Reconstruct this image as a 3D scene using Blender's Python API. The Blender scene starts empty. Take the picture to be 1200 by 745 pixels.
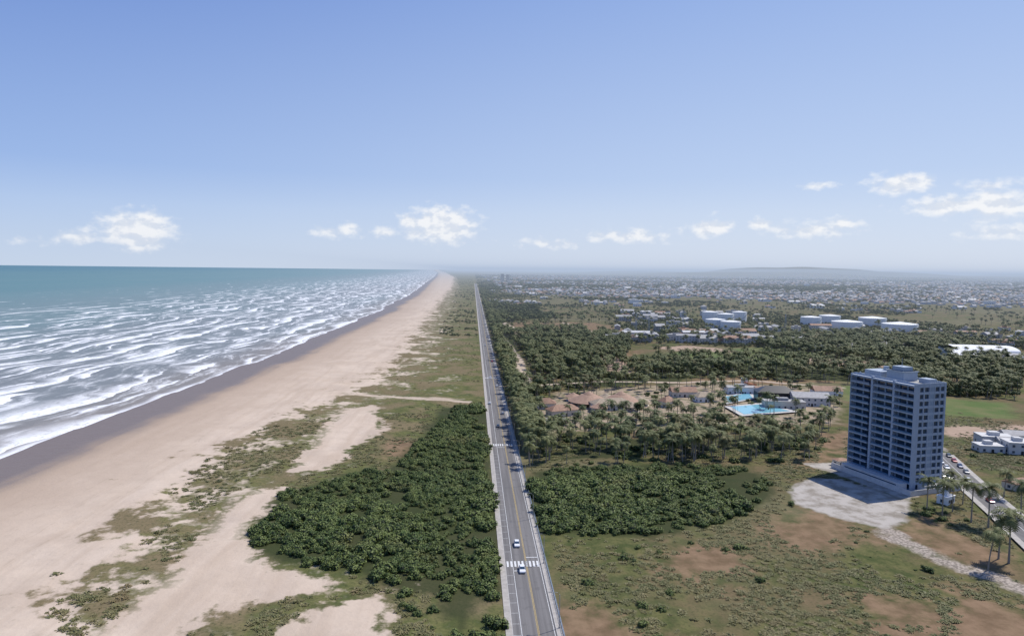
import bpy, math, random
import numpy as np
from mathutils import Matrix, Vector, Euler
random.seed(7); rng=np.random.default_rng(7)
S=bpy.context.scene
S.view_settings.view_transform='Standard'; S.view_settings.look='None'; S.view_settings.exposure=0
COL=S.collection
# ------------------------------------------------------------ camera (metres, drone 90 m up)
H=90.0; F=800.0
R=(Matrix.Rotation(math.radians(-3.3),3,'Z')@Matrix.Rotation(math.radians(90-4.07),3,'X')@Matrix.Rotation(math.radians(0.62),3,'Z'))
cd=bpy.data.cameras.new('camera'); cam=bpy.data.objects.new('camera',cd); COL.objects.link(cam)
cam.matrix_world=Matrix.Translation((0,0,H))@R.to_4x4()
cd.sensor_width=36; cd.lens=24; cd.clip_start=1; cd.clip_end=150000
S.camera=cam
def ray(u,v): return R@Vector(((u-600)/F,-(v-372.5)/F,-1))
def P(u,v,z=0.0):   # survey: site plan point on the ground plane
    d=ray(u,v); t=(z-H)/d.z; return (d.x*t,d.y*t)
def PL(pts): return [P(*p) for p in pts]
# ------------------------------------------------------------ noise
def vn(x,y,sc,seed=0):
    x=np.asarray(x,float)/sc; y=np.asarray(y,float)/sc
    xi=np.floor(x); yi=np.floor(y); fx=x-xi; fy=y-yi
    fx=fx*fx*(3-2*fx); fy=fy*fy*(3-2*fy)
    def h(a,b):
        t=np.sin(a*127.1+b*311.7+seed*74.7)*43758.5453; return t-np.floor(t)
    return (h(xi,yi)*(1-fx)+h(xi+1,yi)*fx)*(1-fy)+(h(xi,yi+1)*(1-fx)+h(xi+1,yi+1)*fx)*fy
def fbm(x,y,sc,seed=0): return (vn(x,y,sc,seed)*.55+vn(x,y,sc*.47,seed+3)*.3+vn(x,y,sc*.21,seed+5)*.15)
SHY=[-60000,300,500,700,1400,2500,4700,8000,14400,45000]; SHX=[-1300,-228,-218,-210,-203,-225,-318,-450,-760,-2600]
VLY=[-60000,100,165,211,277,329,404,525,679,947,1777,3500,7200,14400,45000]
VLX=[-1000,-100,-102,-112,-122,-121,-113,-81,-71,-76,-87,-105,-200,-560,-2300]
def shore(y): return np.interp(y,SHY,SHX)
def vegl(y): return np.interp(y,VLY,VLX)
def sdf(poly,x,y,lim=60.0):
    out=np.full(x.shape,-lim); p=np.array(poly)
    m=(x>p[:,0].min()-lim)&(x<p[:,0].max()+lim)&(y>p[:,1].min()-lim)&(y<p[:,1].max()+lim)
    X=x[m];Y=y[m]; d2=np.full(X.shape,1e12); ins=np.zeros(X.shape,bool); n=len(p)
    for i in range(n):
        ax,ay=p[i]; bx,by=p[(i+1)%n]; ex=bx-ax; ey=by-ay
        t=np.clip(((X-ax)*ex+(Y-ay)*ey)/(ex*ex+ey*ey+1e-9),0,1)
        d2=np.minimum(d2,(X-ax-t*ex)**2+(Y-ay-t*ey)**2)
        c=((ay>Y)!=(by>Y)); 
        with np.errstate(divide='ignore',invalid='ignore'): xi=(bx-ax)*(Y-ay)/(by-ay+1e-12)+ax
        ins^=(c&(X<xi))
    d=np.sqrt(d2); out[m]=np.clip(np.where(ins,d,-d),-lim,lim); return out
def line_poly(pts,w):
    L=[];Rr=[]
    for i,p in enumerate(pts):
        a=Vector(pts[max(i-1,0)]); b=Vector(pts[min(i+1,len(pts)-1)]); t=(b-a).normalized(); n=Vector((-t.y,t.x))
        L.append(tuple(Vector(p)+n*w/2)); Rr.append(tuple(Vector(p)-n*w/2))
    return L+Rr[::-1]
# ------------------------------------------------------------ site plan
SAND=[PL([(150,722),(215,665),(262,600),(300,575),(335,572),(296,610),(288,640),(330,668),(400,678),(405,697),(330,700),(255,712),(215,745),(200,800),(60,800),(110,745)]),
 PL([(342,553),(375,508),(405,478),(438,476),(448,505),(415,525),(380,553)]),
 PL([(425,700),(455,700),(450,770),(380,770),(330,745),(370,715)])]
PATHS=[line_poly(PL([(340,461),(420,462),(480,467),(552,471)]),6.5),line_poly(PL([(430,462),(470,466),(545,468)]),3),
 line_poly(PL([(590,398),(598,408),(607,420),(612,434),(617,452)]),8),
 line_poly(PL([(590,378),(600,384),(612,394)]),10),line_poly(PL([(660,378),(690,388),(700,396)]),10),
 line_poly(PL([(618,452),(700,447),(800,448),(880,445),(990,455)]),6)]
RESORT=PL([(622,482),(655,460),(720,454),(800,452),(830,448),(960,453),(988,475),(975,495),(880,498),(760,503),(640,505)])
CONC=[PL([(925,573),(950,560),(985,562),(1068,590),(1062,612),(1040,620),(985,608),(930,590)]),
      PL([(940,543),(968,552),(1060,586),(1110,570),(1120,545),(1104,520),(1100,540)])]
LANE=[line_poly(PL([(1030,622),(1070,640),(1110,660),(1160,676),(1230,706)]),7),line_poly(PL([(985,602),(1040,618),(1075,642)]),4)]
BROWN=[PL([(895,600),(960,596),(995,606),(1010,632),(950,640),(900,624)]),PL([(690,400),(740,412),(742,440),(700,436)]),
       PL([(598,378),(700,378),(745,390),(600,390)]),PL([(1050,604),(1120,618),(1180,650),(1110,652),(1060,632)]),PL([(960,520),(992,505),(995,540),(950,548)]),
       PL([(455,537),(465,518),(500,520),(492,536)]),PL([(760,445),(860,440),(985,448),(870,452)]),PL([(640,725),(700,690),(760,745),(700,790)]),PL([(1000,690),(1100,700),(1120,740),(1010,735)]),
       PL([(760,655),(840,640),(880,665),(800,680)]),PL([(1110,690),(1230,720),(1230,790),(1120,760)])]
DIRT=[PL([(1104,497),(1210,500),(1210,519),(1140,512),(1104,513)]),PL([(770,407),(800,405),(862,410),(860,413),(790,411)]),
      PL([(930,418),(1040,424),(1045,431),(960,428)]),PL([(700,415),(735,420),(738,438),(715,436)])]
GRASS=[PL([(1104,467),(1180,472),(1192,491),(1104,487)]),PL([(780,414),(900,406),(960,415),(940,424),(860,428),(800,424)]),
       PL([(985,452),(1040,452),(1040,470),(990,470)])]
TH_W=PL([(300,600),(335,578),(420,550),(450,552),(490,520),(515,478),(574,478),(576,560),(596,590),(603,612),(590,660),(587,700),(530,705),(470,690),(400,672),(330,662),(290,640)])
TH_W2=PL([(440,690),(590,690),(592,800),(505,800),(490,740)])
TH_E=PL([(625,625),(620,560),(640,549),(760,543),(870,548),(905,565),(900,590),(850,612),(760,630),(690,628)])
PALMS=PL([(612,550),(604,508),(650,506),(720,508),(800,505),(900,502),(980,498),(970,520),(950,542),(880,542),(760,542),(650,548)])
FOREST=[PL([(600,388),(690,388),(740,400),(735,425),(770,450),(720,458),(660,452),(630,440)]),
 PL([(740,430),(780,424),(900,420),(1000,430),(1190,455),(1195,470),(1100,463),(990,450),(860,442),(760,446)]),
 PL([(880,402),(1000,392),(1110,400),(1200,428),(1200,460),(1100,442),(1000,425),(900,414)]),
 PL([(1104,515),(1150,514),(1230,540),(1230,562),(1150,562),(1112,545)]),
 PL([(745,440),(800,432),(835,440),(800,456),(760,458)]),
 PL([(563,355),(620,355),(660,372),(600,376),(612,392),(632,440),(625,470),(600,470),(575,400)])]
def union(polys,x,y,lim=60):
    o=np.full(x.shape,-float(lim))
    for p in polys: o=np.maximum(o,sdf(p,x,y,lim))
    return o
# ------------------------------------------------------------ node helpers
class NT:
    def __init__(s,nt): s.t=nt; nt.nodes.clear()
    def n(s,ty,ins=None,**at):
        nd=s.t.nodes.new(ty)
        for k,v in at.items(): setattr(nd,k,v)
        for k,v in (ins or {}).items(): s.set(nd.inputs[k],v)
        return nd
    def set(s,sock,v):
        if isinstance(v,bpy.types.NodeSocket): s.t.links.new(v,sock)
        else:
            if isinstance(v,(tuple,list)) and len(v)==3 and sock.type=='RGBA': v=(*v,1)
            sock.default_value=v
    def m(s,op,a,b=0.0,c=0.0,clamp=False):
        nd=s.n('ShaderNodeMath',operation=op,use_clamp=clamp)
        s.set(nd.inputs[0],a); s.set(nd.inputs[1],b); s.set(nd.inputs[2],c); return nd.outputs[0]
    def mix(s,f,a,b):
        nd=s.n('ShaderNodeMix',data_type='RGBA'); s.set(nd.inputs[0],f); s.set(nd.inputs[6],a); s.set(nd.inputs[7],b); return nd.outputs[2]
    def ss(s,x,lo,hi,a=0.0,b=1.0,kind='SMOOTHSTEP'):
        nd=s.n('ShaderNodeMapRange',interpolation_type=kind)
        s.set(nd.inputs[0],x)
        for i,v in zip((1,2,3,4),(lo,hi,a,b)): s.set(nd.inputs[i],v)
        return nd.outputs[0]
    def noise(s,vec,scale,detail=4,rough=.55):
        nd=s.n('ShaderNodeTexNoise',{'Scale':scale,'Detail':detail,'Roughness':rough})
        if vec is not None: s.t.links.new(vec,nd.inputs['Vector'])
        return nd.outputs['Fac']
    def attr(s,name): return s.n('ShaderNodeAttribute',attribute_name=name).outputs['Fac']
    def pos(s): return s.n('ShaderNodeNewGeometry').outputs['Position']
    def xyz(s,v):
        nd=s.n('ShaderNodeSeparateXYZ',{0:v}); return nd.outputs
    def comb(s,x,y,z=0.0): return s.n('ShaderNodeCombineXYZ',{0:x,1:y,2:z}).outputs[0]
    def bump(s,h,st,dist): return s.n('ShaderNodeBump',{'Strength':st,'Distance':dist,'Height':h}).outputs[0]
    def out(s,col,rough=.8,spec=.2,normal=None,metal=0.0):
        b=s.n('ShaderNodeBsdfPrincipled'); s.set(b.inputs['Base Color'],col); s.set(b.inputs['Roughness'],rough)
        s.set(b.inputs['Specular IOR Level'],spec); s.set(b.inputs['Metallic'],metal)
        if normal is not None: s.set(b.inputs['Normal'],normal)
        o=s.n('ShaderNodeOutputMaterial'); s.t.links.new(b.outputs[0],o.inputs[0])
def newmat(name):
    m=bpy.data.materials.new(name); m.use_nodes=True; return m,NT(m.node_tree)
def simple(name,c,rough=.7,spec=.3,var=.15,scale=.6,metal=0):
    m,t=newmat(name); n=t.noise(t.pos(),scale,5,.6); n2=t.noise(t.pos(),scale*9,3,.6)
    f=t.m('ADD',t.m('MULTIPLY',n,.7),t.m('MULTIPLY',n2,.3))
    a=tuple(x*(1-var) for x in c); b=tuple(min(1,x*(1+var)) for x in c)
    t.out(t.mix(t.ss(f,.3,.7),a,b),rough,spec,metal=metal); return m
# ------------------------------------------------------------ ground material
mg,t=newmat('ground'); p=t.pos(); gX,gY,gZ=t.xyz(p)
nf=t.noise(p,1.1,4,.65); nm=t.noise(p,.16,5,.62); nl=t.noise(p,.035,6,.6); nx=t.noise(p,.0045,6,.62)
sA=t.attr('s'); vl=t.attr('vl')
stk=t.noise(t.comb(t.m('MULTIPLY',sA,.16),t.m('MULTIPLY',gY,.009)),1,5,.6)
sandc=t.mix(t.ss(nl,.35,.65),(.575,.47,.37),(.50,.40,.31)); sandc=t.mix(t.ss(nm,.4,.75,0,.35),sandc,(.42,.34,.265))
sandc=t.mix(t.ss(stk,.42,.68,0,.5),sandc,(.43,.335,.25)); sandc=t.mix(t.ss(nf,.5,.8,0,.3),sandc,(.36,.30,.235))
sandpale=sandc
tw=t.m('ADD',sA,t.m('MULTIPLY',t.noise(t.comb(0.0,t.m('MULTIPLY',gY,.012),0.0),1,3,.5),26))
trk=t.m('MULTIPLY',t.ss(t.m('ABSOLUTE',t.m('SUBTRACT',t.m('FRACT',t.m('DIVIDE',tw,9.0)),.5)),.0,.05,1,0),t.m('MULTIPLY',t.ss(tw,58,62),t.ss(tw,104,110,1,0)))
sandc=t.mix(t.m('MULTIPLY',trk,t.ss(nm,.4,.6,0,.35)),sandc,(.36,.28,.21))
swet=t.m('ADD',sA,t.m('ADD',t.m('MULTIPLY',t.m('SUBTRACT',nl,.5),16),t.m('MULTIPLY',t.m('SUBTRACT',stk,.5),16)))
wetm=t.ss(swet,24,48,1,0); wet2=t.ss(swet,36,100,.68,0)
sandc=t.mix(wet2,sandc,(.38,.285,.21)); sandc=t.mix(wetm,sandc,(.185,.143,.115))
# dune vegetation
dg=t.mix(t.ss(nm,.35,.65),(.072,.088,.028),(.150,.145,.055)); dg=t.mix(t.ss(nl,.43,.60,0,.85),dg,(.205,.155,.09)); dg=t.mix(t.ss(nf,.45,.72,0,.65),dg,(.040,.050,.019))
# inland
ig=t.mix(t.ss(nm,.35,.62),(.060,.076,.024),(.125,.122,.046)); ig=t.mix(t.ss(nl,.43,.60,0,.8),ig,(.175,.12,.07)); ig=t.mix(t.ss(nf,.45,.72,0,.6),ig,(.042,.050,.018))
ig=t.mix(t.ss(nx,.48,.64,0,.75),ig,t.mix(t.ss(nl,.4,.6),(.19,.155,.095),(.105,.11,.05)))
east=t.ss(gX,8,12,0,1,'LINEAR')
veg=t.mix(east,dg,ig)
nn=t.m('SUBTRACT',t.m('ADD',t.m('MULTIPLY',nl,.6),t.m('MULTIPLY',nm,.4)),.5)
vm=t.ss(t.m('ADD',vl,t.m('MULTIPLY',nn,190)),-5,10)
thin=t.ss(t.m('ADD',t.m('MULTIPLY',nn,150),t.ss(vl,0,85,0,18)),-12,6,1,0)
thin=t.m('MULTIPLY',thin,t.ss(vl,50,110,.9,.35))
vm=t.m('MULTIPLY',vm,t.m('SUBTRACT',1,t.m('MULTIPLY',thin,t.m('SUBTRACT',1,east))))
col=t.mix(vm,sandc,veg)
def msk(name,amp,w): return t.ss(t.m('ADD',t.attr(name),t.m('MULTIPLY',nn,amp)),-w,w)
col=t.mix(t.m('MULTIPLY',msk('brown',90,8),.75),col,t.mix(t.ss(nm,.3,.7),(.15,.095,.055),(.27,.175,.11)))
col=t.mix(t.m('MULTIPLY',msk('scrub',25,2.5),.85),col,(.034,.045,.017))
col=t.mix(t.m('MULTIPLY',msk('grass',30,4),.8),col,t.mix(t.ss(nl,.4,.6),(.09,.14,.04),(.14,.16,.06)))
col=t.mix(t.m('MULTIPLY',msk('dirt',40,4),.9),col,t.mix(t.ss(nm,.3,.7),(.44,.32,.24),(.36,.26,.19)))
col=t.mix(t.m('MULTIPLY',msk('resort',60,5),.9),col,t.mix(t.ss(nm,.46,.64),(.37,.29,.21),(.11,.115,.055)))
sandm=msk('sand',52,2.0); col=t.mix(sandm,col,sandc)
col=t.mix(t.m('MULTIPLY',msk('path',7,.9),.85),col,sandpale)
col=t.mix(t.m('MULTIPLY',msk('lane',12,1.2),t.ss(nm,.3,.5,.4,1)),col,t.mix(t.ss(nf,.4,.6),(.42,.36,.30),(.2,.17,.14)))
col=t.mix(msk('conc',9,.8),col,t.mix(t.ss(nm,.4,.65),(.42,.385,.34),(.25,.22,.18)))
tm=t.m('MULTIPLY',t.attr('town'),t.ss(nl,.35,.6)); col=t.mix(t.m('MULTIPLY',tm,.6),col,(.22,.21,.18))
bn=t.bump(t.m('ADD',nm,t.m('MULTIPLY',nf,.35)),.6,.5)
t.out(col,t.ss(wetm,0,1,.9,.42),t.ss(wetm,0,1,.1,.3),bn)
# ------------------------------------------------------------ grids
def axis(lo,hi,step,g,end0,end1):
    a=list(np.arange(lo,hi,step)); s=step; v=a[-1]
    while v<end1: s=s*g; v+=s; a.append(v)
    s=step; v=a[0]; b=[]
    while v>end0: s=s*g; v-=s; b.append(v)
    return np.array(b[::-1]+a)
def gridmesh(name,xs,ys,zf,keep=None,mat=None,attrs=None):
    X,Y=np.meshgrid(xs,ys); nx_,ny_=len(xs),len(ys); x=X.ravel(); y=Y.ravel(); z=zf(x,y)
    i=np.arange(nx_-1)[None,:]+nx_*np.arange(ny_-1)[:,None]; i=i.ravel()
    if keep is not None:
        k=keep(x,y); i=i[k[i]|k[i+1]]
    q=np.stack([i,i+1,i+1+nx_,i+nx_],1)
    used,inv=np.unique(q.ravel(),return_inverse=True); x=x[used];y=y[used];z=z[used]
    me=bpy.data.meshes.new(name); me.vertices.add(len(x)); me.vertices.foreach_set('co',np.stack([x,y,z],1).ravel().astype(np.float32))
    me.loops.add(len(inv)); me.loops.foreach_set('vertex_index',inv.astype(np.int32).ravel())
    nq=len(q); me.polygons.add(nq); me.polygons.foreach_set('loop_start',np.arange(nq,dtype=np.int32)*4)
    me.polygons.foreach_set('use_smooth',np.ones(nq,bool)); me.update(calc_edges=True)
    for an,fn in (attrs or {}).items():
        a=me.attributes.new(an,'FLOAT','POINT'); a.data.foreach_set('value',fn(x,y).astype(np.float32))
    ob=bpy.data.objects.new(name,me); COL.objects.link(ob)
    if mat: me.materials.append(mat)
    return ob
def sm(a): a=np.clip(a,0,1); return a*a*(3-2*a)
def sdist(x,y): return x-shore(y)+(fbm(x*0,y,90,4)-.5)*16
def gz(x,y):
    s=sdist(x,y); z=np.where(s>0,-2+2*sm(s/75),np.maximum(-2+s*.03,-9))
    du=sm((s-60)/40)*sm((2-x)/20); z=z+du*((fbm(x,y,22,9)-.35)*2.2)
    du2=sm((x-45)/60); z=z+du2*(fbm(x,y,60,12)-.5)*1.2
    far=sm((y-9500)/4500)*sm((x-2200)/5000)*sm((30000-y)/9000)
    z=z+far*(40+np.clip(fbm(x,y,4200,2)-.30,0,1)*420)
    return z
town=lambda x,y: sm((fbm(x,y,900,21)-.44)/.12)*sm((y-1600)/900)*sm((x-60)/150)
ats={'s':sdist,'vl':lambda x,y:np.clip(x-vegl(y),-300,300),
 'sand':lambda x,y:union(SAND,x,y),'brown':lambda x,y:union(BROWN,x,y),'scrub':lambda x,y:np.maximum(union([TH_W,TH_E],x,y),np.maximum(sdf(TH_W2,x,y)-9,union(FOREST+[PALMS],x,y)-12)),
 'grass':lambda x,y:union(GRASS,x,y),'dirt':lambda x,y:union(DIRT,x,y),'resort':lambda x,y:sdf(RESORT,x,y),'lane':lambda x,y:union(LANE,x,y),
 'path':lambda x,y:union(PATHS,x,y,20),'conc':lambda x,y:union(CONC,x,y),'town':town}
xs=axis(-320,420,2.5,1.02,-46000,46000); ys=axis(60,760,2.5,1.012,-2500,46000)
gridmesh('ground',xs,ys,gz,None,mg,ats)
# ------------------------------------------------------------ sea
ms,t=newmat('sea'); p=t.pos(); X,Y,Z=t.xyz(p); d=t.m('MULTIPLY',t.attr('s'),-1)
w0=t.noise(t.comb(t.m('MULTIPLY',d,1/260),t.m('MULTIPLY',Y,1/330)),1,3,.5)
w1=t.noise(t.comb(t.m('MULTIPLY',d,1/40),t.m('MULTIPLY',Y,1/60)),1,4,.6)
dw=t.m('ADD',d,t.m('ADD',t.m('MULTIPLY',t.m('SUBTRACT',w0,.5),150),t.m('MULTIPLY',t.m('SUBTRACT',w1,.5),18)))
def waves(period,seed,lenT,thr,width):
    q=t.m('DIVIDE',dw,period); fr=t.m('FRACT',q); fl=t.m('FLOOR',q)
    g=t.noise(t.comb(t.m('MULTIPLY',fl,7.31),t.m('MULTIPLY',Y,1/lenT),seed),1,4,.6)
    lo=t.m('MULTIPLY',t.ss(fr,0,.025),t.ss(fr,.03,t.m('ADD',.06,t.m('MULTIPLY',t.ss(g,thr,thr+.22),width)),1,0))
    return t.m('MULTIPLY',lo,t.ss(g,thr,thr+.05))
fn=t.noise(t.comb(t.m('MULTIPLY',d,1/3.5),t.m('MULTIPLY',Y,1/7)),1,5,.65)
lace=t.noise(t.comb(t.m('MULTIPLY',dw,1/12),t.m('MULTIPLY',Y,1/70)),1,7,.68)
eb=t.m('MULTIPLY',t.m('SUBTRACT',t.noise(t.comb(0.0,t.m('MULTIPLY',Y,1/240),3.0),1,3,.6),.5),320)
de=t.m('ADD',d,eb)
A=t.m('MULTIPLY',waves(52,1.7,120,.43,.66),t.ss(de,480,860,1,0)); B=t.m('MULTIPLY',waves(31,5.3,75,.47,.6),t.ss(de,380,700,1,0))
C=t.m('MULTIPLY',waves(83,9.1,90,.55,.2),t.ss(d,800,1400,1,0))
line=t.m('MAXIMUM',t.m('MAXIMUM',A,B),C)
line=t.m('MULTIPLY',line,t.ss(fn,.28,.52,.45,1))
lc=t.m('MULTIPLY',t.ss(lace,t.m('ADD',.46,t.ss(de,100,520,0,.10)),.67),.7)
lc=t.m('MULTIPLY',lc,t.ss(de,420,700,1,0))
edge=t.m('MULTIPLY',t.ss(t.m('ADD',d,t.m('MULTIPLY',t.m('SUBTRACT',w1,.5),14)),-2,7,1,0),.85)
foam=t.m('MAXIMUM',t.m('MAXIMUM',line,lc),edge,clamp=True)
c=t.mix(t.ss(d,500,1600),(.145,.205,.195),(.085,.19,.185)); c=t.mix(t.ss(d,1500,9000),c,(.045,.15,.175))
c=t.mix(t.ss(d,100,620,1,0),c,(.19,.20,.195)); c=t.mix(t.ss(d,0,80,1,0),c,(.235,.205,.175))
pn=t.noise(t.comb(t.m('MULTIPLY',d,1/500),t.m('MULTIPLY',Y,1/1400)),1,4,.6); c=t.mix(t.ss(pn,.4,.7,0,.35),c,(.125,.22,.21))
c=t.mix(foam,c,(.84,.85,.86))
hb=t.m('ADD',t.noise(t.comb(t.m('MULTIPLY',d,1/9),t.m('MULTIPLY',Y,1/22)),1,5,.6),t.m('MULTIPLY',foam,.4))
t.out(c,t.ss(foam,0,1,.42,.9),.15,t.bump(hb,.9,1.4))
xs2=axis(-500,-180,3,1.02,-46000,-160); xs2=xs2[xs2<60]
gridmesh('sea',xs2,axis(60,760,4,1.015,-2500,46000),lambda x,y:np.full(x.shape,-2.0)+0.0*x,lambda x,y:sdist(x,y)<30,ms,{'s':sdist})
# ------------------------------------------------------------ mesh builder
class MB:
    def __init__(s): s.v=[];s.f=[];s.mi=[];s.cur=0
    def add(s,vs,fs):
        o=len(s.v); s.v+=[tuple(a) for a in vs]; s.f+=[tuple(o+i for i in f) for f in fs]; s.mi+=[s.cur]*len(fs)
    def box(s,x0,x1,y0,y1,z0,z1):
        s.add([(x0,y0,z0),(x1,y0,z0),(x1,y1,z0),(x0,y1,z0),(x0,y0,z1),(x1,y0,z1),(x1,y1,z1),(x0,y1,z1)],
              [(0,3,2,1),(4,5,6,7),(0,1,5,4),(1,2,6,5),(2,3,7,6),(3,0,4,7)])
    def cyl(s,c,r0,r1,z0,z1,n=16,cap=True):
        vs=[];fs=[]
        for k in range(n):
            a=2*math.pi*k/n; vs.append((c[0]+r0*math.cos(a),c[1]+r0*math.sin(a),z0))
        for k in range(n):
            a=2*math.pi*k/n; vs.append((c[0]+r1*math.cos(a),c[1]+r1*math.sin(a),z1))
        for k in range(n): fs.append((k,(k+1)%n,n+(k+1)%n,n+k))
        if cap: fs.append(tuple(range(n,2*n))); fs.append(tuple(range(n-1,-1,-1)))
        s.add(vs,fs)
    def tube(s,pts,rs,n=6):
        vs=[];fs=[]
        for i,(q,r) in enumerate(zip(pts,rs)):
            q=Vector(q); a=Vector(pts[max(i-1,0)]); b=Vector(pts[min(i+1,len(pts)-1)]); d=(b-a).normalized()
            u=d.orthogonal().normalized(); w=d.cross(u)
            for k in range(n):
                an=2*math.pi*k/n; vs.append(q+u*math.cos(an)*r+w*math.sin(an)*r)
        for i in range(len(pts)-1):
            for k in range(n): fs.append((i*n+k,i*n+(k+1)%n,(i+1)*n+(k+1)%n,(i+1)*n+k))
        s.add(vs,fs)
    def gable(s,x0,x1,y0,y1,z0,z1,ov=.4):
        ym=(y0+y1)/2; x0-=ov;x1+=ov;y0-=ov;y1+=ov
        s.add([(x0,y0,z0),(x1,y0,z0),(x1,y1,z0),(x0,y1,z0),(x0,ym,z1),(x1,ym,z1)],[(0,1,5,4),(2,3,4,5),(0,4,3),(1,2,5),(0,3,2,1)])
    def hip(s,x0,x1,y0,y1,z0,z1,ov=.5):
        x0-=ov;x1+=ov;y0-=ov;y1+=ov; ym=(y0+y1)/2; h=(y1-y0)/2; a=x0+h; b=x1-h
        if b<a: a=b=(x0+x1)/2
        s.add([(x0,y0,z0),(x1,y0,z0),(x1,y1,z0),(x0,y1,z0),(a,ym,z1),(b+.01,ym,z1)],[(0,1,5,4),(2,3,4,5),(0,4,3),(1,2,5),(0,3,2,1)])
    def mesh(s,name,mats):
        me=bpy.data.meshes.new(name); me.from_pydata(s.v,[],s.f); 
        for m in mats: me.materials.append(m)
        me.polygons.foreach_set('material_index',s.mi); me.update(); return me
    def obj(s,name,mats,parent=None,link=True):
        if not isinstance(mats,(list,tuple)): mats=[mats]
        ob=bpy.data.objects.new(name,s.mesh(name,mats))
        if link: COL.objects.link(ob)
        if parent: ob.parent=parent
        return ob
def empty(name,x,y,z=0,rz=0):
    e=bpy.data.objects.new(name,None); e.location=(x,y,z); e.rotation_euler=(0,0,rz); COL.objects.link(e); return e
def g0(x,y): return float(gz(np.array([x]),np.array([y]))[0])
# ------------------------------------------------------------ materials
def foliage(name,c0,c1,c2,big=.02):
    m,t=newmat(name); r=t.n('ShaderNodeObjectInfo').outputs['Random']; p=t.pos()
    n=t.noise(p,big,3,.6); n2=t.noise(p,.9,2,.6)
    f=t.m('ADD',t.m('MULTIPLY',r,.45),t.m('MULTIPLY',n,.8)); c=t.mix(t.ss(f,.38,.88),c0,c1); c=t.mix(t.ss(n2,.42,.68,0,.85),c,c2)
    c=t.mix(t.ss(t.noise(p,.045,3,.6),.56,.70,0,.6),c,tuple(min(1,v*k) for v,k in zip(c2,(1.05,.80,.9))))
    t.out(c,.6,.25); return m
M_sh=foliage('foliage_shrub',(.050,.086,.020),(.145,.180,.047),(.175,.212,.062))
M_du=foliage('foliage_dune',(.105,.120,.042),(.20,.185,.075),(.22,.21,.09))
M_tr=foliage('foliage_tree',(.046,.072,.023),(.12,.132,.044),(.135,.15,.052))
M_gr=foliage('foliage_grass',(.11,.12,.042),(.215,.185,.085),(.18,.165,.07))
M_pm=foliage('foliage_palm',(.060,.085,.028),(.15,.16,.055),(.17,.18,.07))
M_core=simple('foliage_core',(.020,.030,.010)); M_cored=simple('foliage_shade_core_dune',(.045,.05,.022))  # dark inner blobs: the shade inside the foliage is put into their colour
M_bark=simple('bark',(.25,.22,.18))
M_white=simple('white_render',(.74,.74,.73),var=.05); M_wall=simple('cream_wall',(.58,.54,.47),var=.08)
M_off=simple('weathered_white',(.55,.54,.52),var=.12)
M_grey=simple('grey_concrete',(.36,.35,.33),var=.12); M_bandg=simple('grey_tile',(.25,.31,.38),var=.08); M_lgrey=simple('pale_grey_cladding',(.345,.40,.465),var=.06)
M_tile=simple('terracotta',(.30,.175,.115),var=.3); M_thatch=simple('thatch',(.34,.27,.19),var=.25,scale=1)
M_asb=simple('fibre_cement_roof',(.36,.35,.34),var=.2); M_glass=simple('dark_glass',(.03,.06,.10),rough=.12,spec=.8,var=.2)
M_balg=simple('balcony_glass',(.07,.15,.25),rough=.15,spec=.7,var=.1)
m,t=newmat('asphalt'); p=t.pos(); X,Y,Z=t.xyz(p)
n=t.noise(p,.35,5,.6); n2=t.noise(t.comb(t.m('MULTIPLY',X,.8),t.m('MULTIPLY',Y,.02)),1,4,.6); n3=t.noise(p,6,3,.6)
c=t.mix(t.ss(n2,.35,.65),(.13,.123,.118),(.185,.175,.168)); c=t.mix(t.ss(n,.55,.7,0,.5),c,(.105,.10,.097)); c=t.mix(t.ss(n3,.4,.7,0,.3),c,(.22,.21,.2))
t.out(c,.85,.2); M_asph=m
M_pave=simple('pavement',(.38,.35,.31),var=.2); M_kerb=simple('kerb',(.5,.48,.45),var=.1)
M_pw=simple('paint_white',(.62,.62,.60),var=.25,scale=2); M_py=simple('paint_yellow',(.42,.31,.12),var=.25,scale=2)
M_steel=simple('galvanised_steel',(.30,.36,.42),rough=.4,var=.1,metal=.3); M_tank=simple('tank_paint',(.78,.78,.76),var=.05)
M_pool=simple('pool_water',(.22,.50,.60),rough=.08,spec=.6,var=.12); M_rub=simple('rubber',(.02,.02,.02)); M_blk=simple('trim',(.03,.03,.035),rough=.3)
# ------------------------------------------------------------ roads
def strip(name,x0,x1,y0,y1,z,mat,thick=None,seg=40):
    b=MB(); 
    yy=np.geomspace(max(y0+200,1),y1+200,seg+1)-200 if y1-y0>500 else np.linspace(y0,y1,5)
    for a,c in zip(yy[:-1],yy[1:]):
        if thick: b.box(x0,x1,a,c,z-thick,z)
        else: b.add([(x0,a,z),(x1,a,z),(x1,c,z),(x0,c,z)],[(0,1,2,3)])
    return b.obj(name,mat)
Y0,Y1=-150,4200; RX=21.4
strip('road',10.5,RX,Y0,Y1,.05,M_asph)
for (a,b_) in ((8.7,10.38),(RX+.12,RX+1.4)): strip('pavement',a,b_,Y0,Y1,.17,M_pave,.3)
for (a,b_) in ((10.38,10.5),(RX,RX+.12)): strip('kerb',a,b_,Y0,Y1,.19,M_kerb,.3)
b=MB()
def q(x0,x1,y0,y1,z=.056): b.add([(x0,y0,z),(x1,y0,z),(x1,y1,z),(x0,y1,z)],[(0,1,2,3)])
for x in (RX-.5,12.7):
    for y in np.arange(Y0,2200,30): q(x-.07,x+.07,y,y+30)
for cy in (201,343,560):
    for x in np.arange(10.9,RX-.6,1.15): q(x,x+.6,cy,cy+4)
    q(12.9,16.4,cy-3,cy-2.6); q(17.2,RX-.6,cy+6.5,cy+6.9)
for y in list(np.arange(140,198,5.5))+list(np.arange(212,330,5.5)): q(10.6,12.4,y,y+.1,.058)
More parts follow.
